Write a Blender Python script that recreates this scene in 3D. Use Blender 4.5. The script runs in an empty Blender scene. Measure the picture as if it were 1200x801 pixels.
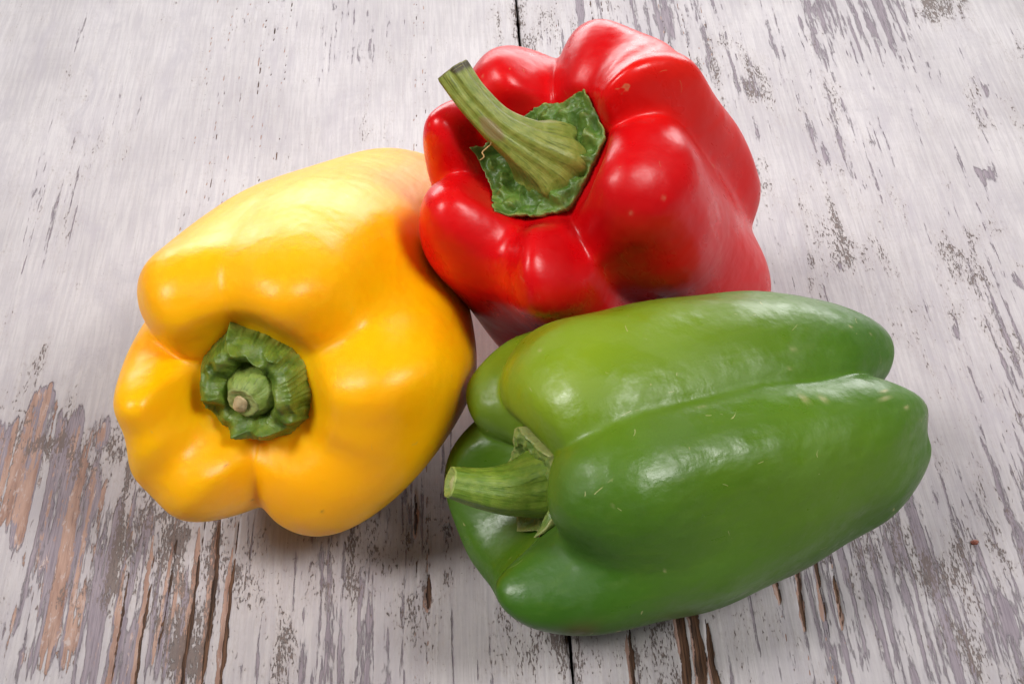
import bpy, math, random
import numpy as np
from mathutils import Vector, Matrix

scene = bpy.context.scene
# ------------------------------------------------------------------ camera
PITCH = math.radians(43.5); DIST = .45
cam_d = bpy.data.cameras.new('camera'); cam = bpy.data.objects.new('camera', cam_d)
scene.collection.objects.link(cam)
cam.location = (0, -math.cos(PITCH)*DIST, math.sin(PITCH)*DIST)
cam.rotation_euler = (math.radians(90)-PITCH, 0, 0)
cam_d.sensor_width = 36; cam_d.lens = 36*1900/1200; cam_d.clip_start = .01; cam_d.clip_end = 50
scene.camera = cam
# ------------------------------------------------------------------ world: the dim grey of a studio
world = bpy.data.worlds.new('World'); scene.world = world; world.use_nodes = True
bg = world.node_tree.nodes['Background']; bg.inputs[0].default_value = (1, .98, .98, 1); bg.inputs[1].default_value = .11
# ------------------------------------------------------------------ studio softboxes
def softbox(name, loc, target, sx, sy, power, col, spread=180):
    d = bpy.data.lights.new(name, 'AREA'); d.shape = 'RECTANGLE'; d.size = sx; d.size_y = sy
    d.energy = power; d.color = col; d.spread = math.radians(spread)
    o = bpy.data.objects.new(name, d); scene.collection.objects.link(o); o.location = loc
    o.rotation_euler = (Vector(target)-Vector(loc)).to_track_quat('-Z', 'Y').to_euler()



softbox('back_softbox', (.06, 1.0, .27), (.02, .0, .05), 1.7, .44, 14., (1, .985, .99))
softbox('left_front_softbox', (-.56, -.20, .80), (.01, .04, .03), .44, .44, .50, (1, .98, .96), 31)    # gridded
softbox('right_front_softbox', (.52, -.26, .78), (.01, .04, .03), .44, .44, .50, (1, .98, .96), 31)
# ------------------------------------------------------------------ exposure
vs = scene.view_settings; vs.view_transform = 'Standard'; vs.look = 'None'; vs.exposure = .16; vs.gamma = 1
vs.use_curve_mapping = False
scene.cycles.use_denoising = True
# ------------------------------------------------------------------ helpers
COL = scene.collection
def hash3(i, j, k, seed):
    n = (i*374761393+j*668265263+k*2147483647+seed*974634777) & 0xffffffff
    n = ((n ^ (n >> 13))*1274126177) & 0xffffffff
    return ((n ^ (n >> 16)) & 0xffff)/65535.
def vnoise(x, y, z=0., seed=0):
    x, y, z = np.broadcast_arrays(np.asarray(x, float), np.asarray(y, float), np.asarray(z, float))
    i, j, k = [np.floor(a).astype(np.int64) for a in (x, y, z)]
    f = [a-b for a, b in ((x, i), (y, j), (z, k))]; f = [a*a*(3-2*a) for a in f]
    o = 0
    for a in (0, 1):
        for b in (0, 1):
            for c in (0, 1):
                o = o+hash3(i+a, j+b, k+c, seed)*(f[0] if a else 1-f[0])*(f[1] if b else 1-f[1])*(f[2] if c else 1-f[2])
    return o
def fbm(x, y, z=0., seed=0, n=3):
    o = 0; a = .5; t = 0
    for q in range(n):
        o = o+a*vnoise(np.asarray(x)*2**q, np.asarray(y)*2**q, np.asarray(z)*2**q, seed+q); t += a; a *= .5
    return o/t

def grid_mesh(name, V, closed=True, cap_start=False, cap_end=False, attrs=None, uv=True):
    """V (nu, nt, 3) -> mesh; rows open, columns closed"""
    nu, nt = V.shape[:2]
    i = np.arange(nu-1)[:, None]; j = np.arange(nt if closed else nt-1)[None]
    jn = (j+1) % nt
    q = np.stack([i*nt+j, i*nt+jn, (i+1)*nt+jn, (i+1)*nt+j], -1).reshape(-1, 4)
    me = bpy.data.meshes.new(name)
    vv = V.reshape(-1, 3); faces = [q]
    extra = []
    if cap_start: extra.append(list(range(nt))[::-1])
    if cap_end: extra.append([(nu-1)*nt+k for k in range(nt)])
    me.vertices.add(len(vv)); me.vertices.foreach_set('co', vv.astype(np.float32).ravel())
    loops = q.ravel().tolist(); starts = (np.arange(len(q))*4).tolist()
    for e in extra:
        starts.append(len(loops)); loops += e
    me.loops.add(len(loops)); me.loops.foreach_set('vertex_index', np.array(loops, np.int32))
    me.polygons.add(len(starts)); me.polygons.foreach_set('loop_start', np.array(starts, np.int32))
    me.update(calc_edges=True); me.validate()
    me.polygons.foreach_set('use_smooth', np.ones(len(me.polygons), bool))
    for k, a in (attrs or {}).items():
        a = np.asarray(a, np.float32)
        if a.ndim == 2: me.attributes.new(k, 'FLOAT', 'POINT').data.foreach_set('value', a.ravel())
        else:
            at = me.attributes.new(k, 'FLOAT_COLOR', 'POINT')
            c4 = np.ones((a.shape[0]*a.shape[1], 4), np.float32); c4[:, :3] = a.reshape(-1, 3)
            at.data.foreach_set('color', c4.ravel())
    return me
def add(name, me, mat, parent=None, M=None):
    o = bpy.data.objects.new(name, me); COL.objects.link(o)
    if mat: me.materials.append(mat)
    if parent: o.parent = parent
    if M is not None: o.matrix_local = M
    return o
def tag(o, label=None, cat=None, group=None, kind=None):
    for k, v in (('label', label), ('category', cat), ('group', group), ('kind', kind)):
        if v: o[k] = v
    return o

class NT:
    """small node-graph helper"""
    def __init__(s, name):
        s.m = bpy.data.materials.new(name); s.m.use_nodes = True; s.t = s.m.node_tree
        s.b = s.t.nodes['Principled BSDF']
    def n(s, typ, ins=None, **kw):
        nd = s.t.nodes.new(typ)
        for k, v in kw.items(): setattr(nd, k, v)
        for k, v in (ins or {}).items(): s.set(nd.inputs[k], v)
        return nd
    def set(s, sock, v):
        if isinstance(v, bpy.types.NodeSocket): s.t.links.new(v, sock)
        elif isinstance(v, (tuple, list)) and sock.type == 'RGBA': sock.default_value = tuple(v)+((1,) if len(v) == 3 else ())
        else: sock.default_value = v
    def P(s, **kw):
        for k, v in kw.items(): s.set(s.b.inputs[k.replace('_', ' ')], v)
    def obj(s): return s.n('ShaderNodeTexCoord').outputs['Object']
    def scale(s, vec, sc): return s.n('ShaderNodeMapping', {'Vector': vec, 'Scale': sc}).outputs[0]
    def noise(s, vec, scale, detail=3, rough=.55, dist=0):
        return s.n('ShaderNodeTexNoise', {'Vector': vec, 'Scale': scale, 'Detail': detail, 'Roughness': rough, 'Distortion': dist}).outputs['Fac']
    def vor(s, vec, scale, out='Distance', **kw):
        return s.n('ShaderNodeTexVoronoi', {'Vector': vec, 'Scale': scale}, **kw).outputs[out]
    def math(s, op, a, b=0., clamp=False):
        return s.n('ShaderNodeMath', {0: a, 1: b}, operation=op, use_clamp=clamp).outputs[0]
    def ss(s, v, a, b, lo=0., hi=1.):
        return s.n('ShaderNodeMapRange', {'Value': v, 'From Min': a, 'From Max': b, 'To Min': lo, 'To Max': hi}, interpolation_type='SMOOTHSTEP').outputs[0]
    def mix(s, f, a, b, blend='MIX'):
        nd = s.n('ShaderNodeMix', data_type='RGBA', blend_type=blend)
        s.set(nd.inputs['Factor'], f); s.set(nd.inputs[6], a); s.set(nd.inputs[7], b); return nd.outputs[2]
    def attr(s, name, out='Fac'): return s.n('ShaderNodeAttribute', attribute_name=name).outputs[out]
    def bump(s, h, strength=.3, dist=.001, prev=None):
        ins = {'Height': h, 'Strength': strength, 'Distance': dist}
        if prev is not None: ins['Normal'] = prev
        return s.n('ShaderNodeBump', ins).outputs[0]

# ------------------------------------------------------------------ the table top: two painted planks
G_ANG = math.radians(2.47)                       # the boards run slightly askew
GAP_X = .00915                                   # the joint at y = 0
def paint_material():
    t = NT('worn_white_paint'); o = t.obj()
    wear = t.attr('wear'); raw = t.attr('raw'); deep = t.attr('deep'); speck = t.attr('speck')
    n1 = t.noise(t.scale(o, (1, .06, 1)), 1500, 4, .65)
    n6 = t.noise(t.scale(o, (1, .28, 1)), 620, 6, .72, .4)
    n2 = t.noise(t.scale(o, (1, .12, 1)), 330, 4, .62, .3)
    n3 = t.noise(t.scale(o, (1, .24, 1)), 2300, 3, .6)
    n4 = t.noise(t.scale(o, (1, .6, 1)), 26, 4, .6)
    n5 = t.noise(t.scale(o, (1, .35, 1)), 160, 5, .7, .6)
    # scraped streaks
    w = t.math('ADD', wear, t.math('MULTIPLY', t.math('SUBTRACT', n1, .5), .75))
    w = t.math('ADD', w, t.math('MULTIPLY', t.math('SUBTRACT', n2, .5), .85))
    w = t.math('ADD', w, t.math('MULTIPLY', t.math('SUBTRACT', n6, .5), .55))
    wm = t.ss(w, .44, .58)
    wsoft = t.ss(w, .12, .60)
    # speckled rubbing
    sp = t.math('ADD', speck, t.math('MULTIPLY', t.math('SUBTRACT', n3, .5), 1.5))
    sp = t.math('ADD', sp, t.math('MULTIPLY', t.math('SUBTRACT', n5, .5), 1.3))
    sp = t.math('ADD', sp, t.math('MULTIPLY', t.math('SUBTRACT', n6, .5), .9))
    sm = t.ss(sp, .47, .62)
    # raw wood and gouges
    r = t.math('ADD', raw, t.math('MULTIPLY', t.math('SUBTRACT', n1, .5), .55))
    r = t.math('ADD', r, t.math('MULTIPLY', t.math('SUBTRACT', n2, .5), .5))
    r = t.math('ADD', r, t.math('MULTIPLY', t.math('SUBTRACT', n6, .5), .8))
    rm = t.ss(r, .47, .54)
    d = t.math('ADD', deep, t.math('MULTIPLY', t.math('SUBTRACT', n1, .5), .5))
    d = t.math('ADD', d, t.math('MULTIPLY', t.math('SUBTRACT', n5, .5), .6))
    d = t.math('ADD', d, t.math('MULTIPLY', t.math('SUBTRACT', n6, .5), .8))
    dm = t.ss(d, .47, .55)
    paint = t.mix(t.ss(n4, .30, .74), (.51, .48, .486), (.42, .392, .40))
    weave = t.noise(t.scale(o, (1, .05, 1)), 900, 2, .5)
    weave2 = t.noise(t.scale(o, (.12, 1, 1)), 620, 2, .5)
    wv = t.math('ADD', t.math('MULTIPLY', weave, .86), t.math('MULTIPLY', weave2, .14))
    paint = t.mix(t.ss(wv, .38, .62), t.mix(1., paint, (.88, .87, .89), 'MULTIPLY'), paint)
    grime = t.ss(t.noise(t.scale(o, (1, .4, 1)), 75, 6, .72, .8), .48, .72)
    paint = t.mix(t.math('MULTIPLY', grime, .75), paint, (.37, .34, .37))
    fib = t.noise(t.scale(o, (1, .03, 1)), 2600, 4, .7)
    fb = t.ss(fib, .36, .64)
    # brush marks and fibres showing through, hairline scratches and flecks
    paint = t.mix(t.math('MULTIPLY', t.ss(fib, .50, .68), .42), paint, (.33, .30, .315))
    dust = t.ss(t.noise(t.scale(o, (1, .5, 1)), 1700, 3, .7), .60, .70)
    paint = t.mix(t.math('MULTIPLY', dust, t.ss(n5, .38, .62, 0, .6)), paint, (.25, .22, .225))
    fleck = t.ss(t.noise(o, 620, 2, .5), .735, .76)
    c = t.mix(t.math('MULTIPLY', wsoft, .35), paint, (.40, .36, .40))
    c = t.mix(t.math('MULTIPLY', t.ss(sp, .05, .55), .38), c, (.36, .31, .29))  # beige of the rubbed paint; also paints in part of the front shade
    purple = t.mix(n1, (.10, .082, .108), (.31, .26, .295))
    purple = t.mix(t.math('MULTIPLY', fb, .45), purple, (.40, .35, .375))
    c = t.mix(wm, c, purple)
    salmon = t.mix(t.ss(n2, .3, .7), (.25, .145, .112), (.43, .285, .23))
    salmon = t.mix(t.math('MULTIPLY', t.ss(fib, .5, .68), .55), salmon, (.16, .10, .085))
    salmon = t.mix(t.math('MULTIPLY', t.ss(n6, .55, .66), .6), salmon, (.50, .45, .45))
    c = t.mix(rm, c, salmon)
    c = t.mix(t.math('MULTIPLY', sm, .9), c, t.mix(n3, (.075, .052, .045), (.21, .165, .15)))
    c = t.mix(t.math('MULTIPLY', fleck, .55), c, (.18, .15, .15))
    c = t.mix(dm, c, t.mix(fb, (.020, .011, .008), t.mix(n2, (.06, .03, .018), (.20, .10, .055))))
    worn = t.math('MAXIMUM', t.math('MAXIMUM', wm, rm), t.math('MAXIMUM', sm, dm))
    t.P(Base_Color=c, Roughness=t.math('ADD', t.math('MULTIPLY', worn, .22), t.ss(n4, .3, .7, .46, .60)))
    t.b.inputs['Specular IOR Level'].default_value = .32
    h = t.math('SUBTRACT', t.math('MULTIPLY', wv, .25), t.math('MULTIPLY', worn, .5))
    h = t.math('SUBTRACT', h, t.math('MULTIPLY', dm, .8))
    t.P(Normal=t.bump(h, .9, .0008))
    return t.m

def wear_fields(X, Y):
    """X, Y in plank coordinates (metres, Y with the grain); the marks of wear, each where it lies on the boards"""
    x = X*1000; y = Y*1000
    def blob(cx, cy, rx, ry, rot=0, edge=.35, seed=1, wob=.5):
        c, s = math.cos(math.radians(rot)), math.sin(math.radians(rot))
        u = ((x-cx)*c+(y-cy)*s)/rx; v = (-(x-cx)*s+(y-cy)*c)/ry
        q = np.sqrt(u*u+v*v)+wob*(fbm(x*.16, y*.05, 0, seed, 3)-.5)*2
        return np.clip((1-q)/edge, 0, 1)
    def slit(x0, y0, x1, y1, wd, seed=1):
        t = np.clip((y-y0)/(y1-y0), -.2, 1.2); xc = x0+(x1-x0)*t+.7*(vnoise(y*.05, seed*3.7, 0, seed)-.5)+.45*(vnoise(y*.5, seed*1.7, 0, seed)-.5)
        e = np.clip(np.minimum(t+.02, 1.02-t)*4, 0, 1)**.7
        wdd = wd*(.1+1.3*fbm(y*.13, x*.3, seed*9.1, seed+5, 4))*e
        return np.clip(1.25-np.abs(x-xc)/np.maximum(wdd, .05), 0, 1)
    st = fbm(x*.42, y*.016, 0, 11, 3); st2 = fbm(x*1.2, y*.035, 0, 17, 2); big = fbm(x*.022, y*.012, 0, 23, 3)
    sg = fbm(x*.95, y*.02, 0, 14, 3)
    right = np.clip((x-5)/12, 0, 1)
    wear = .03+.18*right+.10*np.clip((0-y)/60, 0, 1)+.65*(big-.45)+.38*(st-.5)+.62*(sg-.5)+.25*(st2-.5)
    raw = np.full_like(wear, -.3); deep = np.full_like(wear, -.4)
    near = np.clip((20-y)/90, 0, 1)  # front ramp: more speckle, and with its tint some painted shade
    spk = -.12+.25*near+.12*right+1.5*(fbm(x*.05, y*.03, 0, 31, 3)-.5)+.6*(st-.5)-.12*(x < 0)*(y > -30)
    # big scraped field beside the yellow pepper
    sf = fbm(x*.85, y*.018, 0, 13, 3)
    f = np.maximum.reduce([blob(-128, -42, 26, 32, 0, .3, 41, .45), blob(-112, -72, 18, 46, 0, .5, 43, .5)*.95, blob(-99, -78, 18, 46, 0, .6, 44, .5)*.86, blob(-88, -95, 22, 40, 0, .7, 48)*.78])
    wear = np.maximum(wear, f*(.62+1.3*(sf-.5)+.5*(st2-.5)))
    raw = np.maximum(raw, f*(.43+1.35*(fbm(x*.75, y*.015, 0, 71, 3)-.5)+.5*(st2-.5))-.02)
    for k, (x0, y0, x1, y1, wd) in enumerate([(-76, -54, -76, -135, 1.5), (-80, -62, -81, -140, 1.4), (-71.5, -70, -72, -130, 1.3), (-91, -66, -91, -135, 1.2), (-97, -72, -96, -140, 1.2), (-86, -60, -87, -105, .9)]):
        raw = np.maximum(raw, slit(x0, y0, x1, y1, wd, 50+k)*.9)
        deep = np.maximum(deep, slit(x0+.8, y0, x1+.8, y1, wd*.62, 60+k)*(.95 if k < 3 else .62))
    # gouges in front of the green pepper
    for k, (x0, y0, x1, y1, wd) in enumerate([(35, -80, 34.5, -135, 2.0), (38.5, -80, 38, -140, 2.8), (59.5, -76, 59.5, -93, 1.3), (66, -76, 64, -101, 1.2), (70.5, -75, 69, -99, 1.0), (74, -85, 73, -101, 1.1), (41, -100, 41, -130, 1.6), (-27, -57, -27, -69, 1.2), (-24, -83, -24, -91, 1.6), (22.5, -100, 22, -118, 1.3)]):
        s = slit(x0, y0, x1, y1, wd, 80+k)
        raw = np.maximum(raw, s*.85); deep = np.maximum(deep, slit(x0+.5, y0+4, x1+.5, y1, wd*.85, 95+k)*(1 if k in (0, 1, 6) else .72))
    # grey scrapes on the right-hand board
    for k, (cx, cy, rx, ry, rot, amt) in enumerate([(90, -90, 1.6, 14, 2, .66), (98, -90, 2.2, 15, 2, .75), (101, -98, 1.4, 14, 0, .6), (113, -101, 2.4, 12, 3, .7), (84, -78, 1.5, 10, 2, .5),
            (111, 66, 4.2, 13, 6, .72), (97, 28, 4, 8, 25, .62), (151, 70, 6, 9, 50, .62), (132, -22, 3.4, 11, 8, .62), (124, -2, 2, 9, 5, .5), (140, -40, 3, 9, 10, .5), (120, 10, 2.4, 7, 20, .5), (146, 20, 3, 8, 30, .5),
            (108, 150, 1.1, 42, 0, .62), (113, 120, 1.0, 34, 0, .58), (96, 135, 1.2, 45, 0, .55), (88, 120, 1.0, 45, 0, .55), (80, 135, 1.6, 40, 0, .55), (72, 140, 1.2, 36, 0, .55), (64, 135, 1.3, 35, 0, .45), (120, 150, .9, 30, 0, .5), (103, 90, 1.2, 16, 0, .6), (145, 130, 4, 14, 12, .5), (160, 120, 5, 18, 16, .55), (128, 100, 1.2, 18, 8, .5), (150, 165, 5, 14, 0, .5)]):
        wear = np.maximum(wear, blob(cx, cy, rx*1.35, ry*1.25, rot, 1.1, 110+k, .9)*(amt+.04)+.35*(st2-.5)-.06)
    # faint smears on the left-hand board
    for k, (cx, cy, rx, ry, rot, amt) in enumerate([(-160, 92, 5, 20, 0, .55), (-150, 150, 20, 10, 30, .42), (-90, 150, 30, 8, 15, .38), (-20, 120, 14, 22, 0, .44), (-95, 60, 7, 22, 0, .40), (-130, 20, 4, 18, 5, .44), (-112, 10, 2, 10, 0, .5), (-55, 95, 3, 18, 0, .4), (-98, -6, 2.5, 8, 0, .55)]):
        wear = np.maximum(wear, blob(cx, cy, rx, ry, rot, 1.1, 150+k, .8)*amt+.3*(st2-.5)-.06)
    # rubbed and speckled along the near edge
    for k, (cx, cy, rx, ry, amt) in enumerate([(-35, -75, 9, 26, .34), (-26, -90, 12, 24, .42), (-28, -64, 10, 8, .40), (-50, -66, 16, 10, .22), (-58, -100, 5, 15, .46), (-5, -70, 14, 26, .30), (4, -96, 8, 24, .36), (-15, -50, 14, 14, .24), (22, -105, 9, 14, .38), (55, -95, 22, 22, .22), (30, -98, 8, 22, .40), (62, -104, 14, 9, .26), (-66, -80, 8, 40, .24), (-45, -115, 16, 10, .30), (78, -88, 9, 16, .30), (100, -92, 20, 30, .16), (120, 0, 40, 60, .10), (130, -60, 30, 40, .14), (110, 60, 20, 30, .10)]):
        b = blob(cx, cy, rx, ry, 0, 1., 170+k, .45)
        spk = np.maximum(spk, b*(amt+.1)+.25*(st2-.5))
    return wear, raw, deep, spk

PLANK_MAT = paint_material()
table = bpy.data.objects.new('table_top', None); COL.objects.link(table)
table.rotation_euler = (0, 0, G_ANG); table.location = (GAP_X, 0, 0)
tag(table, 'table top of two white painted planks scraped through to grey and brown wood', 'table', kind='structure')
def plank(x0, x1):
    n = int((x1-x0)/.00042)
    xs = np.linspace(x0, x1, n)
    ys = np.concatenate([np.linspace(-.24, -.135, 30, endpoint=False), np.linspace(-.135, .2, 250, endpoint=False), np.linspace(.2, .5, 60)])
    Xg, Yg = np.meshgrid(xs, ys)
    # the sawn edge is not quite straight
    for s, xe in ((1, x0), (-1, x1)):
        k = np.clip(1-np.abs(Xg-xe)/.004, 0, 1)
        Xg = Xg+k*s*(.0002*fbm(Yg*70, xe*50, 0, 77, 3)+.0004*np.clip(fbm(Yg*160, xe*90, 0, 78, 2)-.62, 0, 1)*4)
    # wear marks are listed from the middle of the scene
    we, ra, de, sp = wear_fields(Xg+GAP_X, Yg)
    Z = -.0006*np.clip(de, 0, 1)-.00015*np.clip(ra, 0, 1)+.0001*(fbm(Xg*400, Yg*25, 0, 5, 2)-.5)
    edge = np.minimum(Xg-x0, x1-Xg); en = edge/(.0005+.0012*fbm(Xg*60, Yg*90, 0, 79, 3))
    de = np.maximum(de, .5*np.clip(1.25-en, 0, 1)); sp = np.maximum(sp, .42*np.clip(1.6-edge/.003, 0, 1))
    Z -= .0010*np.clip(1-en, 0, 1)**2            # eased arris along the joint
    V = np.stack([Xg, Yg, Z], -1)
    # skirts: the board's sides and underside
    low = V.copy()
    me = grid_mesh('plank', V, closed=False, attrs=dict(wear=we, raw=ra, deep=de, speck=sp))
    o = add('plank', me, PLANK_MAT, table)
    import bmesh
    bm = bmesh.new(); bm.from_mesh(me)
    be = [e for e in bm.edges if e.is_boundary]
    r = bmesh.ops.extrude_edge_only(bm, edges=be)
    for v in r['geom']:
        if isinstance(v, bmesh.types.BMVert): v.co.z -= .022
    lay = [bm.verts.layers.float[k] for k in ('wear', 'raw', 'deep', 'speck')]
    for v in r['geom']:
        if isinstance(v, bmesh.types.BMVert):
            v[lay[2]] = .9
    bm.normal_update(); bm.to_mesh(me); bm.free()
    return o
plank(-.30, -.00022)
plank(.00022, .30)

# ---- pepper flesh as a lobed surface of revolution (pure numpy)
def catmull(P, n):
    """P: (K, M, 2) stations -> (n, M, 2) centripetal-ish uniform Catmull-Rom"""
    K = P.shape[0]
    u = np.linspace(0, K-1-1e-9, n)
    i = u.astype(int); t = (u-i)[:, None, None]
    g = lambda j: P[np.clip(j, 0, K-1)]
    p0, p1, p2, p3 = g(i-1), g(i), g(i+1), g(i+2)
    return .5*((2*p1)+(-p0+p2)*t+(2*p0-5*p1+4*p2-p3)*t**2+(-p0+3*p1-3*p2+p3)*t**3)

def flesh_points(c, nu=150, nt=300):
    """returns (nu, nt, 3) local points, stem along +Z, calyx seat at the origin; also u,theta"""
    th = np.linspace(0, 2*math.pi, nt, endpoint=False)
    G = c['grooves']; n = len(G); L = c['lobes']
    ga = np.radians([g[0] for g in G])
    ridge = np.array(c['ridge'], float); groove = np.array(c['groove'], float)
    K = len(ridge)
    w = np.zeros(nt); dep = np.zeros(nt); dt = np.zeros(nt)
    lr = np.zeros(nt); lh = np.zeros(nt); ll = np.zeros(nt); lt = np.zeros(nt)
    W = np.zeros((n, nt))
    for i in range(n):
        a0 = ga[i]; a1 = ga[(i+1) % n]
        span = (a1-a0) % (2*math.pi)
        s = ((th-a0) % (2*math.pi))/span
        m = s < 1
        sm = s[m]
        e = sm*sm*(3-2*sm)
        so = G[i][3]*(1-e)+G[(i+1) % n][3]*e
        w[m] = (1-so)*(1-(2*sm-1)**2)**c.get('p', .55)+so*np.sin(math.pi*sm)**1.6
        dep[m] = G[i][1]*(1-e)+G[(i+1) % n][1]*e
        dt[m] = G[i][2]*(1-e)+G[(i+1) % n][2]*e
        W[i][m] = 1
    # lobe values blended smoothly across grooves
    def blur(a, deg):
        k = max(1, int(nt*deg/360)); x = np.arange(-3*k, 3*k+1); g = np.exp(-.5*(x/k)**2); g /= g.sum()
        ap = np.concatenate([a[-3*k:], a, a[:3*k]]); return np.convolve(ap, g, 'valid')
    for i in range(n):
        wi = blur(W[i], 7.)
        lr += wi*L[i][0]; lh += wi*L[i][1]; ll += wi*L[i][2]; lt += wi*L[i][3]
    w = blur(w, c.get('soft', 2.2)); 
    dep = np.clip(dep, 0, 1.6); dt = np.clip(dt, 0, 1.6)
    # depth near stem (dep) and near tail (dt)
    kk = np.linspace(0, 1, K)[:, None]
    d = dep[None]*(1-np.clip((kk-.35)/.35, 0, 1))+dt[None]*np.clip((kk-.35)/.35, 0, 1)
    ww = 1-d*(1-w[None])
    P = groove[:, None, :]+(ridge-groove)[:, None, :]*ww[:, :, None]
    # per lobe: radius, shoulder height, length, tail radius
    fr = np.clip((kk-.12)/.2, 0, 1); ft = np.clip((kk-.5)/.4, 0, 1)
    P[:, :, 0] *= 1+(lr[None]-1)*fr
    P[:, :, 0] *= 1+(lt[None]-1)*ft
    z = P[:, :, 1]; up = (kk < .42)
    z = np.where((z > 0) & up, z*lh[None], z)
    z = np.where(z < -.05, -.05+(z+.05)*(1+(ll[None]-1)*ft), z)
    P[:, :, 1] = z
    Q = catmull(P, nu)
    uu = np.linspace(0, 1, nu)[:, None]*np.ones((1, nt)); tt = np.ones((nu, 1))*th[None]
    r = np.maximum(Q[:, :, 0], 0); zz = Q[:, :, 1]
    for (bu, bt, su, st, amt, az) in c.get('bumps', ()):       # local swellings and dents
        dtt = (tt-math.radians(bt)+math.pi) % (2*math.pi)-math.pi
        g = np.exp(-.5*((uu-bu)/su)**2-.5*(dtt/math.radians(st))**2)
        r = r+amt*g; zz = zz+az*g
    X = np.stack([r*np.cos(tt), r*np.sin(tt), zz], -1)
    # gentle unevenness
    rs = np.random.RandomState(c['seed'])
    for _ in range(14):
        k = rs.normal(size=3)*c.get('wf', 3.2); ph = rs.uniform(0, 6.28); dv = rs.normal(size=3)
        X = X+c.get('wob', .006)*np.sin(X@k+ph)[..., None]*dv*np.clip(r/.3, 0, 1)[..., None]
    # bend of the axis towards the tail
    bx, by = c.get('bend', (0, 0)); q = np.clip(-X[..., 2], 0, None)**2
    X[..., 0] += bx*q; X[..., 1] += by*q
    sx, sy = c.get('squash', (1, 1)); X[..., 0] *= sx; X[..., 1] *= sy
    return X*c['R'], uu, tt

def frame(c):
    a = np.array(c['axis'], float); a /= np.linalg.norm(a)
    ref = np.array(c['ref'], float); e1 = ref-a*(ref@a); e1 /= np.linalg.norm(e1)
    return np.stack([e1, np.cross(a, e1), a], 1)

# shapes of the three peppers: grooves (angle, depth at shoulder, depth at tail, softness), lobes (radius, height, length, tail radius)
YELLOW = dict(R=0.03987, seed=3, loc=(-0.05706, -0.06906, 0.05217), axis=(-0.2167, -0.8994, 0.3796), ref=(1, 0, 0), bend=(0.0202, 0.0139), soft=3.5, wob=0.006, wf=3.2,
  ridge=[(0.0, 0.0), (0.18, 0.0), (0.35, 0.05), (0.55, 0.25), (0.78, 0.21), (0.95, -0.02), (1.0, -0.3586), (0.99, -0.8197), (0.92, -1.2808), (0.8, -1.6189), (0.56, -1.8648), (0.28, -1.8443), (0.0, -1.7213)],
  groove=[(0.0, 0.0), (0.18, -0.01), (0.34, 0.0), (0.47, 0.04), (0.62, 0.0), (0.75, -0.13), (0.82, -0.4303), (0.84, -0.8197), (0.79, -1.2295), (0.66, -1.5369), (0.42, -1.7213), (0.2, -1.7418), (0.0, -1.7213)],
  grooves=[(28.2234, 1.0, 0.4572, 0.95), (103.0346, 0.62, 0.08, 0.8), (158.001, 1.3206, 0.4254, 0.3), (216.5692, 0.05, 0.0986, 1.0), (262.7661, 1.0118, 0.5929, 0.3), (337.9154, 0.15, 0.0, 1.0)],
  lobes=[(0.9308, 0.9119, 1.4767, 1.16), (0.9272, 0.9615, 0.7898, 1.1972), (0.9065, 1.85, 0.9909, 1.0266), (1.0, 1.5, 1.0035, 0.9989), (1.05, 0.7385, 0.9424, 0.9301), (1.05, 0.9925, 0.9685, 0.86)],
  bumps=[(0.66, 22, 0.06, 14, -0.055, 0), (0.4, 217, 0.07, 14, 0.035, 0)])
RED = dict(R=0.04124, seed=5, loc=(0.00933, -0.02332, 0.07909), axis=(-0.4003, -0.3598, 0.8428), ref=(1, 0, 0), bend=(0.0243, -0.0069), soft=3.2, wob=0.007, wf=3.2,
  ridge=[(0.0, 0.0), (0.18, 0.0), (0.35, 0.06), (0.49, 0.29), (0.74, 0.3), (0.95, 0.05), (1.0, -0.3456), (0.99, -0.79), (0.92, -1.2343), (0.8, -1.5602), (0.56, -1.7971), (0.28, -1.7774), (0.0, -1.6589)],
  groove=[(0.0, 0.0), (0.18, -0.01), (0.34, 0.0), (0.47, 0.04), (0.62, 0.0), (0.75, -0.13), (0.82, -0.4147), (0.84, -0.79), (0.79, -1.1849), (0.66, -1.4812), (0.42, -1.6589), (0.2, -1.6787), (0.0, -1.6589)],
  grooves=[(17.4502, 1.0905, 1.1274, 0.4), (45.1397, 0.1, 0.0105, 1.0), (89.4987, 1.0172, 0.6141, 0.5), (134.9054, 0.32, 0.6028, 0.3), (185.8131, 0.762, 0.6314, 0.3), (244.5851, 0.5, 0.205, 1.0), (287.2429, 1.25, 0.7006, 0.6)],
  lobes=[(0.9781, 0.9765, 0.8343, 1.2056), (0.9915, 0.6314, 1.0055, 0.9944), (0.9273, 1.1718, 0.9985, 1.0027), (0.8319, 1.5019, 1.0, 1.0), (0.9223, 1.395, 0.9512, 1.5831), (1.0094, 0.93, 0.9992, 1.0), (0.8527, 0.93, 1.2993, 1.099)],
  bumps=[(0.6, 275, 0.1, 32, -0.17, 0), (0.75, 275, 0.1, 50, -0.12, 0), (0.54, 270, 0.06, 15, -0.11, 0)])
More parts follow.
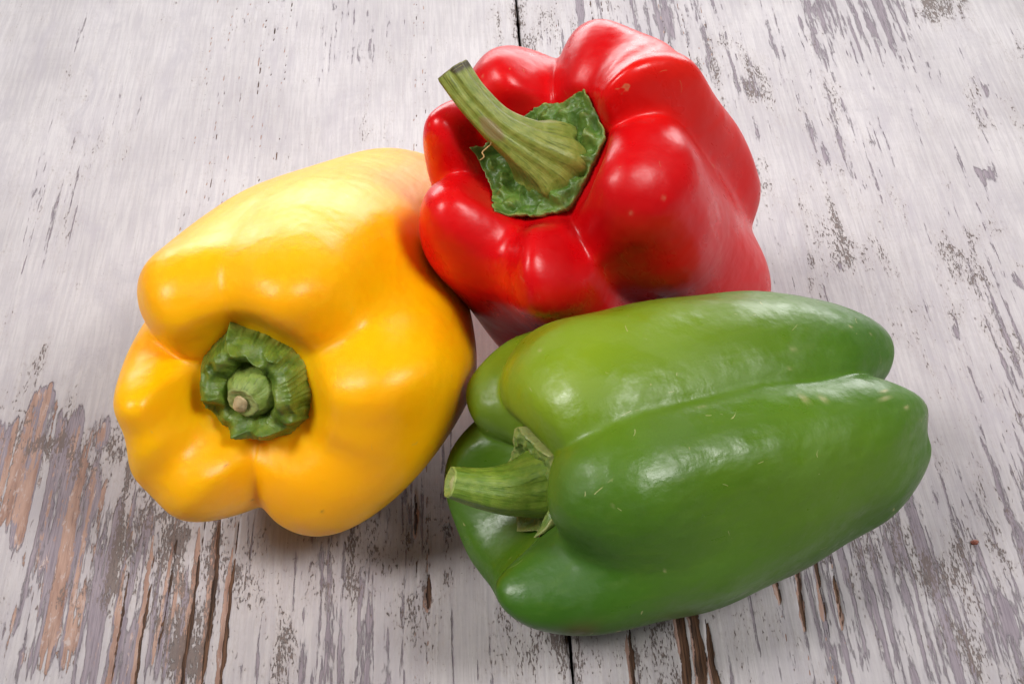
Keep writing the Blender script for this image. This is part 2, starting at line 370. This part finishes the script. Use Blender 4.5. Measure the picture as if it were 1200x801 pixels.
GREEN = dict(R=0.03665, seed=8, loc=(0.00881, -0.08685, 0.0401), axis=(-0.9055, -0.4103, 0.1086), ref=(0, -0.725, 0.688), bend=(-0.0013, -0.0058), soft=2.6, wob=0.0026, wf=4.2,
  ridge=[(0.0, 0.0), (0.18, 0.0), (0.34, 0.1), (0.55, 0.25), (0.78, 0.21), (0.95, -0.02), (1.0, -0.3492), (0.99, -1.0775), (0.92, -1.6835), (0.8, -2.128), (0.56, -2.4512), (0.28, -2.4243), (0.0, -2.2627)],
  groove=[(0.0, 0.0), (0.18, -0.02), (0.32, -0.02), (0.47, 0.04), (0.62, 0.0), (0.75, -0.13), (0.82, -0.419), (0.84, -1.0775), (0.79, -1.6162), (0.66, -2.0203), (0.42, -2.2627), (0.2, -2.2896), (0.0, -2.2627)],
  grooves=[(21.0, 0.6, 1.3, 0.45), (105.0, 0.6, 0.5, 0.4), (137.0, 0.55, 0.5, 0.35), (221.0, 0.06, 0.3, 0.4), (277.0, 1.0, 0.3, 0.35), (321.0, 0.55, 0.0, 0.85)],
  lobes=[(0.9937, 0.95, 0.9885, 0.8553), (1.12, 1.2, 0.8311, 0.893), (1.058, 1.75, 0.8557, 0.9091), (1.0253, 1.65, 0.9, 0.6), (1.04, 2.4, 0.9993, 0.86), (0.9964, 1.1, 0.9752, 0.9295)],
  bumps=[(0.45, 140, 0.12, 28, -0.14, 0), (0.37, 292, 0.05, 14, 0.05, 0.0)])

# ------------------------------------------------------------------ materials of the peppers
def flesh_material(name, base, deepc, pale, sss, rough, streak, spec=.36, scuff=.2, mottle=.0, relief=.10):
    t = NT(name); o = t.obj(); tint = t.attr('tint', 'Color')
    n = t.noise(o, 28, 3, .5); fine = t.noise(t.scale(o, (1, 1, .12)), 520, 2, .5)
    c = t.mix(t.ss(n, .32, .7), base, deepc)
    pm = t.n('ShaderNodeSeparateColor', {0: tint})
    c = t.mix(t.math('MULTIPLY', pm.outputs[0], 1.), c, pale)                       # pale / unripe places
    c = t.mix(t.math('MULTIPLY', t.ss(fine, .45, .75), .05), c, pale)
    c = t.mix(pm.outputs[1], c, (.10, .052, .012))                                   # brown bruises
    c = t.mix(t.math('MULTIPLY', pm.outputs[2], .55), c, (.55, .47, .25))            # tan scars
    # tiny corky flecks
    v = t.vor(o, 210); sel = t.vor(o, 210, 'Color'); selr = t.n('ShaderNodeSeparateColor', {0: sel}).outputs[0]
    fl = t.math('MULTIPLY', t.ss(v, .02, .06, 1, 0), t.math('GREATER_THAN', selr, .90))
    c = t.mix(t.math('MULTIPLY', fl, .4), c, (.5, .42, .2))
    # hairline scuffs
    so = t.scale(o, (1, 1, .8)); sn = t.noise(so, 120, 1, .4, 0.); sk = t.math('ABSOLUTE', t.math('SUBTRACT', sn, .5))
    line = t.math('MULTIPLY', t.ss(sk, .0, .007, 1, 0), t.ss(t.noise(o, 260, 2, .5), .64, .68))
    c = t.mix(t.math('MULTIPLY', line, scuff), c, (.42, .40, .17))
    t.P(Base_Color=c, Subsurface_Weight=sss, Subsurface_Scale=.008)
    t.b.inputs['Subsurface Radius'].default_value = (1., .45, .12)
    rs = t.noise(t.scale(o, (1, 1, .10)), 260, 4, .6); rl = t.noise(o, 60, 3, .6)
    rr = t.math('ADD', t.ss(rs, .3, .7, rough, rough+streak), t.ss(rl, .35, .7, 0, streak*.8))
    rr = t.math('ADD', rr, t.ss(t.noise(o, 75, 5, .65), .45, .62, 0, mottle))
    t.P(Roughness=rr)
    b = t.bump(t.noise(o, 55, 3, .55), .22, .004)
    b = t.bump(t.noise(o, 190, 3, .5), relief, .0016, b)
    b = t.bump(rs, .07, .0010, b)
    b = t.bump(t.noise(o, 2600, 2, .5), .05, .0003, b)
    t.P(Normal=b)
    t.b.inputs['Specular IOR Level'].default_value = spec
    return t.m
M_YEL = flesh_material('yellow_pepper_skin', (.96, .46, .0), (.95, .40, .0), (.97, .53, .003), .55, .29, .10, .32)
M_RED = flesh_material('red_pepper_skin', (.62, .002, .004), (.50, .001, .003), (.68, .018, .004), .14, .22, .11, .34, .3, .05)
M_GRN = flesh_material('green_pepper_skin', (.055, .150, .008), (.032, .105, .006), (.20, .295, .010), .06, .24, .14, .45, .8, .22, .2)
def calyx_material(name, a, b, edge):
    t = NT(name); o = t.obj()
    n = t.noise(o, 320, 4, .6); n2 = t.noise(o, 1100, 3, .6)
    c = t.mix(t.ss(n, .33, .68), a, b); c = t.mix(t.ss(t.attr('high'), .0, 1), c, edge)
    c = t.mix(t.math('MULTIPLY', t.ss(n2, .6, .75), .35), c, (.20, .17, .06))
    t.P(Base_Color=c, Roughness=t.ss(n2, .3, .7, .36, .55), Subsurface_Weight=.08, Subsurface_Scale=.002)
    t.P(Normal=t.bump(n2, .35, .0006, t.bump(n, .3, .0012)))
    return t.m
def stem_material(name, a, b, line):
    t = NT(name); o = t.obj(); w = t.attr('around'); l = t.attr('along')
    v = t.n('ShaderNodeCombineXYZ', {0: t.math('MULTIPLY', w, 1.), 1: t.math('MULTIPLY', l, .18), 2: 0.}).outputs[0]
    n = t.noise(v, 26, 4, .65); n2 = t.noise(o, 420, 4, .6)
    c = t.mix(t.ss(n2, .3, .7), a, b)
    c = t.mix(t.math('MULTIPLY', t.ss(n, .52, .66), .75), c, line)
    c = t.mix(t.ss(t.attr('bark'), .3, .6), c, (.20, .155, .055))
    c = t.mix(t.ss(t.attr('dark'), .3, .7), c, (.05, .04, .015))
    t.P(Base_Color=c, Roughness=.46, Subsurface_Weight=.06, Subsurface_Scale=.002)
    t.P(Normal=t.bump(n, .4, .0007, t.bump(n2, .25, .0006)))
    return t.m
M_CAL_R = calyx_material('calyx_green_dark', (.048, .110, .012), (.105, .185, .026), (.20, .25, .055))
M_CAL_Y = calyx_material('calyx_green_curled', (.06, .115, .008), (.14, .205, .02), (.23, .27, .045))
M_CAL_G = calyx_material('calyx_green_pale', (.11, .19, .03), (.22, .29, .07), (.36, .38, .13))
M_STEM_R = stem_material('stem_olive', (.15, .19, .022), (.24, .265, .05), (.055, .085, .010))
M_STEM_Y = stem_material('stem_stub_green', (.15, .23, .025), (.26, .33, .07), (.08, .12, .015))
M_STEM_G = stem_material('stem_lime', (.11, .20, .012), (.20, .28, .03), (.06, .12, .008))
def plain(name, a, b, rough, scale=600):
    t = NT(name); o = t.obj(); n = t.noise(o, scale, 4, .6)
    t.P(Base_Color=t.mix(t.ss(n, .3, .7), a, b), Roughness=rough, Normal=t.bump(n, .5, .0006)); return t.m
M_CUT_R = plain('cut_stem_dry', (.20, .18, .06), (.10, .10, .025), .7)
M_CUT_Y = plain('cut_stem_pale', (.36, .40, .14), (.22, .28, .07), .7)
M_CUT_G = plain('cut_stem_fresh', (.34, .40, .10), (.20, .28, .05), .6)
M_PITH = plain('stem_pith_tan', (.55, .44, .25), (.38, .28, .14), .75)
M_PITH_G = plain('stem_pith_fresh', (.52, .54, .26), (.36, .42, .15), .6)
M_FIBRE = plain('dry_fibre', (.45, .28, .10), (.35, .2, .07), .6)

# ------------------------------------------------------------------ builders
def flesh_height(X):
    """height of the flesh over the seat as a function of (column, radius)"""
    k = int(X.shape[0]*.33); r = np.hypot(X[:k, :, 0], X[:k, :, 1]); z = X[:k, :, 2]
    r = np.maximum.accumulate(r, 0)+np.arange(k)[:, None]*1e-9
    return lambda j, rad: np.interp(rad, r[:, j], z[:, j])
def calyx_mesh(X, corners, shield, amp, seed, thick=.0013, curl=0., ring=0., fold=(9, 3), bridge=9, ragged=.07):
    nt = X.shape[1]; fh = flesh_height(X)
    th = np.linspace(0, 2*math.pi, nt, endpoint=False)
    ca = np.radians([a for a, _ in corners]); cr = np.array([r for _, r in corners])
    # outline: straight-ish edges between the tips
    px, py = cr*np.cos(ca), cr*np.sin(ca); R = np.zeros(nt)
    for i in range(len(ca)):
        k = (i+1) % len(ca); a0 = ca[i]; sp = (ca[k]-a0) % (2*math.pi)
        m = ((th-a0) % (2*math.pi)) < sp
        x0, y0, x1, y1 = px[i], py[i], px[k], py[k]
        den = np.cos(th[m])*(y1-y0)-np.sin(th[m])*(x1-x0)
        R[m] = (x0*(y1-y0)-y0*(x1-x0))/den
    R *= 1+ragged*(vnoise(np.cos(th)*3+9, np.sin(th)*3+9, 0, seed)-.5)+.03*(vnoise(th*25, seed, 0, seed)-.5)
    nr = 64; V = np.zeros((nr+3, nt, 3)); hi = np.zeros((nr+3, nt))
    H = np.zeros((nr, nt)); RR = np.zeros((nr, nt))
    for q in range(nr):
        f = q/(nr-1); RR[q] = R*f
        H[q] = [fh(j, RR[q, j]) for j in range(nt)]
    # the leaf-like calyx bridges the furrows: smooth the seat round the circle
    k = bridge; g = np.exp(-.5*(np.arange(-3*k, 3*k+1)/k)**2); g /= g.sum()
    Hs = np.stack([np.convolve(np.concatenate([h[-3*k:], h, h[:3*k]]), g, 'valid') for h in H])
    f = np.linspace(0, 1, nr)[:, None]*np.ones((1, nt))
    sr = np.clip(shield/np.maximum(R, 1e-6), 0, .95)[None]
    band = np.clip((f-sr*.8)/(.12), 0, 1)*np.clip((1.0-f)/.16, 0, 1)
    T = th[None]*np.ones_like(f)
    cx, cy = np.cos(T)*RR, np.sin(T)*RR
    fold_n = fbm(cx*fold[0]*100, cy*fold[0]*100, seed*1.3, seed, 2); fold_m = 1-2*np.abs(fbm(cx*fold[1]*100, cy*fold[1]*100, seed*2.1, seed+7, 2)-.5)*2.2
    bump = amp*band*(.75*(fold_n-.35)*2+.6*np.clip(fold_m, -.3, 1))
    Z = np.maximum(Hs, H-.0004)+thick*(1-.25*f)+bump+ring*np.sin(np.clip((f-.35)/.65, 0, 1)*math.pi)**.8+curl*np.clip((f-.86)/.14, 0, 1)**2*(.3+1.4*vnoise(np.cos(T)*4+7, np.sin(T)*4+7, 0, seed+9))
    V[:nr] = np.stack([cx, cy, Z], -1); hi[:nr] = np.clip((f-.93)/.07, 0, 1)*.9*np.clip(vnoise(cx*900, cy*900, 0, seed+3)*1.6-.2, 0, 1)+np.clip((fold_n-.62)*2, 0, .5)*band
    for q, (dr, dz) in enumerate([(1.012, -.35), (1.005, -.9), (.96, -1.6)]):
        V[nr+q] = np.stack([np.cos(th)*R*dr, np.sin(th)*R*dr, Z[-1]+dz*thick-(.0006 if q == 2 else 0)], -1); hi[nr+q] = .8
    return grid_mesh('calyx', V, attrs=dict(high=hi))
def tube(path, radii, ridges, amp, seed, n=56, m=48, oval=1.):
    path = np.array(path, float); K = len(path)
    C = catmull(path[:, None, :].repeat(1, 1), n)[:, 0] if path.shape[1] == 2 else None
    u = np.linspace(0, K-1-1e-9, n); i = u.astype(int); t = (u-i)[:, None]
    g = lambda A, j: A[np.clip(j, 0, K-1)]
    def cr(A):
        p0, p1, p2, p3 = g(A, i-1), g(A, i), g(A, i+1), g(A, i+2)
        return .5*(2*p1+(-p0+p2)*t+(2*p0-5*p1+4*p2-p3)*t**2+(-p0+3*p1-3*p2+p3)*t**3)
    C = cr(path); R = cr(np.array(radii, float)[:, None])[:, 0]
    T = np.gradient(C, axis=0); T /= np.linalg.norm(T, axis=1, keepdims=True)
    nrm = np.array([1., 0, 0])-T[0]*T[0, 0]; nrm /= np.linalg.norm(nrm)
    th = np.linspace(0, 2*math.pi, m, endpoint=False); V = np.zeros((n, m, 3))
    for q in range(n):
        nrm = nrm-T[q]*(nrm@T[q]); nrm /= np.linalg.norm(nrm); b = np.cross(T[q], nrm)
        rr = R[q]*(1+amp*np.sin(th*ridges+seed+q*.01)+.6*amp*np.sin(th*(ridges*2+1)+seed*2+q*.03)+.05*(vnoise(q*.12, np.cos(th)*2+5, np.sin(th)*2+5, seed)-.5))
        V[q] = C[q]+rr[:, None]*(np.cos(th)[:, None]*nrm*oval+np.sin(th)[:, None]*b)
    al = np.linspace(0, 1, n)[:, None]*np.ones((1, m)); ar = np.ones((n, 1))*(th/(2*math.pi))[None]
    # a wrap-free coordinate round the stem
    ar = np.abs(ar*2-1)
    return V, al, ar, T[-1], C
def cut_disc(ring, nrm, dish, rim, seed):
    """the cut face that closes a stem: rim, dished middle"""
    c = ring.mean(0); rows = []
    for f, d in ((1., -.06), (.97, rim), (.84, rim*.7), (.7, -dish*.3), (.5, -dish), (.25, -dish*1.05), (.02, -dish)):
        rg = c+(ring-c)*f; rough = (vnoise(ring[:, 0]*4000*f, ring[:, 1]*4000*f, ring[:, 2]*4000, seed)-.5)*.0005*(f < .95)
        rows.append(rg+nrm*(d*.01+rough[:, None] if False else d*.01)+nrm*rough[:, None])
    return grid_mesh('cut_end', np.stack(rows))
def lump(name, c, r, nrm, seed):
    """small knobbly piece"""
    n, m = 14, 20; V = np.zeros((n, m, 3)); a = np.array(nrm); e = np.cross(a, (.3, .8, .2)); e /= np.linalg.norm(e); f = np.cross(a, e)
    for i in range(n):
        p = math.pi*(i+.02)/(n-.96)
        for j in range(m):
            q = 2*math.pi*j/m; k = 1+.5*(float(vnoise(math.sin(p)*math.cos(q)*1.7+3, math.sin(p)*math.sin(q)*1.7+3, math.cos(p)*1.7+3, seed))-.5)
            V[i, j] = np.array(c)+k*(r[0]*math.sin(p)*math.cos(q)*e+r[1]*math.sin(p)*math.sin(q)*f-r[2]*math.cos(p)*a)
    return grid_mesh(name, V)

def pepper(c, name, label, flesh_mat, tint_fn):
    root = bpy.data.objects.new(name, None); COL.objects.link(root); root.empty_display_size = .03
    M = Matrix.Identity(4); F = frame(c)
    for i in range(3):
        for j in range(3): M[i][j] = F[i, j]
    M.translation = Vector(c['loc']); root.matrix_world = M
    tag(root, label, 'bell pepper', 'bell peppers on the table')
    X, uu, tt = flesh_points(c, 250, 400)
    me = grid_mesh('flesh', X[:, ::-1], attrs=dict(tint=tint_fn(X, uu, tt)[:, ::-1]))
    add('flesh', me, flesh_mat, root)
    return root, X, F
def local_dirs(F):
    """world directions right / up-of-view / towards-view in the pepper's own frame"""
    v = np.array([0, -math.cos(PITCH), math.sin(PITCH)]); u = np.array([0, math.sin(PITCH), math.cos(PITCH)]); r = np.array([1., 0, 0])
    return F.T@r, F.T@u, F.T@v
def spot(uu, tt, u, th, su, st):
    d = (tt-math.radians(th)+math.pi) % (2*math.pi)-math.pi
    return np.exp(-.5*((uu-u)/su)**2-.5*(d/math.radians(st))**2)

# ------------------------------------------------------------------ yellow pepper
def tint_y(X, uu, tt):
    t = np.zeros(X.shape); t[..., 0] = .35*np.clip(1-uu/.3, 0, 1)+.2*spot(uu, tt, .5, 330, .1, 30)
    for (u, a) in ((.33, 300), (.36, 262), (.22, 250)): t[..., 1] += .6*spot(uu, tt, u, a, .002, .5)
    return t
root, X, F = pepper(YELLOW, 'bell_pepper', 'yellow bell pepper lying on its side with a short cut stub', M_YEL, tint_y)
cal = calyx_mesh(X, [(0, .0130), (25, .0126), (50, .0128), (75, .0131), (98, .0142), (107, .0160), (114, .0140), (135, .0134), (157, .0136), (180, .0132), (205, .0128), (230, .0126), (255, .0127), (280, .0128), (305, .0130), (332, .0134)], .0056, .0042, 4, .0014, -.0010, .0040, (2.5, 1.6), 26, .03)
add('calyx', cal, M_CAL_Y, root)
V, al, ar, T, C = tube([(0, 0, -.001), (0, -.0002, .003), (-.0004, -.0006, .0055), (-.0008, -.0012, .0074)], [.0078, .0064, .0052, .0039], 5, .04, 2)
st = add('stem', grid_mesh('stem', V, attrs=dict(along=al, around=ar, bark=.4*al**3, dark=al*0)), M_STEM_Y, root)
cut = add('cut_end', cut_disc(V[-1], T, .03, .02, 3), M_CUT_Y, st)
add('pith', lump('pith', C[-1]+np.array([-.0006, -.0006, .0000]), (.0017, .0024, .0008), T, 9), M_PITH, st)

# ------------------------------------------------------------------ red pepper
def tint_r(X, uu, tt):
    t = np.zeros(X.shape); t[..., 0] = .5*spot(uu, tt, .45, 30, .12, 12)+.5*spot(uu, tt, .42, 205, .08, 14)
    for (u, a) in ((.30, 120), (.31, 165), (.37, 318), (.40, 330)): t[..., 2] += .4*spot(uu, tt, u, a, .002, .6)
    return t
root, X, F = pepper(RED, 'bell_pepper', 'red bell pepper with a long curved stem propped behind the green one', M_RED, tint_r)
cal = calyx_mesh(X, [(8, .0150), (50, .0172), (56, .0165), (92, .0142), (128, .0135), (172, .0162), (234, .0176), (240, .0165), (286, .0140), (292, .0135)], .0086, .0028, 7, .0013, .0009, .0014, (3.8, 2.3), 12)
add('calyx', cal, M_CAL_R, root)
r_, u_, v_ = local_dirs(F); d_ = -.74*r_+.67*u_
e1, e2, e3, e4 = (-.90*r_+.44*u_), (-.84*r_+.54*u_), (-.70*r_+.71*u_), (-.58*r_+.81*u_)
p0 = np.array([.0, .0, .0005]); p1 = np.array([0, 0, .0045]); p2 = p1+.0066*(.78*e1+.62*v_); p3 = p2+.0078*(.94*e2+.34*v_); p4 = p3+.0085*(.99*e3+.12*v_); p5 = p4+.0074*(e4+.02*v_)
V, al, ar, T, C = tube([p0, p1, p2, p3, p4, p5], [.0098, .0086, .0058, .0042, .0038, .0040], 5, .075, 3, 80, 60)
bark = .75*np.exp(-.5*((al-.62)/.06)**2)*np.exp(-.5*((ar-.62)/.10)**2)*1.3; dark = np.exp(-.5*((al-1)/.05)**2)*np.clip(np.sin(ar*9)+.3, 0, 1)
st = add('stem', grid_mesh('stem', V, attrs=dict(along=al, around=ar, bark=bark, dark=dark)), M_STEM_R, root)
add('cut_end', cut_disc(V[-1], T, .05, .03, 5), M_CUT_R, st)
a = C[46]-.0036*(-.67*r_-.74*u_)*-1
fp = [a+.0003*v_, a-.0012*u_+.0004*r_+.001*v_, a-.0022*u_-.0006*r_+.0012*v_, a-.0032*u_-.0016*r_+.001*v_, a-.0042*u_-.0012*r_+.0012*v_, a-.005*u_-.0022*r_+.001*v_]
Vf = tube(fp, [.00016]*5+[.0001], 3, .01, 2, 30, 8)[0]
add('fibre', grid_mesh('fibre', Vf, cap_start=True, cap_end=True), M_FIBRE, st)

# ------------------------------------------------------------------ green pepper
def tint_g(X, uu, tt):
    t = np.zeros(X.shape)
    t[..., 0] = 1.0*spot(uu, tt, .36, 75, .14, 30)+.45*spot(uu, tt, .48, 60, .12, 30)+.35*spot(uu, tt, .25, 60, .1, 40)+.30*np.clip(1-uu/.3, 0, 1)+.25*spot(uu, tt, .62, 340, .1, 25)
    t[..., 1] = .6*spot(uu, tt, .38, 300, .010, 3)+.7*spot(uu, tt, .83, 70, .012, 5)+.8*spot(uu, tt, .84, 345, .016, 6)
    rs = random.Random(4)
    for k in range(9):
        t[..., 2] += rs.uniform(.4, 1)*spot(uu, tt, rs.uniform(.35, .8), rs.uniform(-60, 70), rs.uniform(.0012, .002), rs.uniform(.4, .7))
    for (u, a, su, sa) in ((.72, 5, .008, .45), (.73, 8, .006, .45), (.75, 358, .004, .5), (.62, 12, .002, 1.6), (.64, 11, .002, 1.2)): t[..., 2] += spot(uu, tt, u, a, su, sa)
    return np.clip(t, 0, 1)
root, X, F = pepper(GREEN, 'bell_pepper', 'long green bell pepper lying across the front with a pale stem', M_GRN, tint_g)
cal = calyx_mesh(X, [(30, .0125), (60, .0105), (84, .0134), (106, .0136), (128, .0105), (160, .0122), (200, .0105), (232, .0125), (258, .0105), (272, .0122), (308, .0122), (330, .0105)], .0075, .0020, 12, .0017, .0010, .0008, (4.2, 2.6))
add('calyx', cal, M_CAL_G, root)
V, al, ar, T, C = tube([(0, 0, 0), (0, 0, .005), (.0002, .0006, .011), (.0006, .0024, .0170), (.0004, .0052, .0232)], [.0088, .0073, .0056, .0044, .0035], 5, .035, 5, 70, 56)
st = add('stem', grid_mesh('stem', V, attrs=dict(along=al, around=ar, bark=al*0, dark=al*0)), M_STEM_G, root)
add('cut_end', cut_disc(V[-1], T, .10, .04, 8), M_CUT_G, st)
add('pith', lump('pith', C[-1]-T*.0009, (.0019, .0019, .0009), T, 14), M_PITH_G, st)

# ------------------------------------------------------------------ crumb on the right-hand board
M_CRUMB = plain('dried_pepper_flake', (.16, .035, .02), (.28, .09, .05), .55, 1500)
crumb = add('crumb', lump('crumb', (0, 0, 0), (.0010, .0007, .0006), (0, 0, 1), 21), M_CRUMB)
crumb.location = (.1135, -.0717, .0004); crumb.rotation_euler = (0, 0, .6)
tag(crumb, 'tiny reddish brown crumb lying on the white board beyond the green pepper', 'crumb')
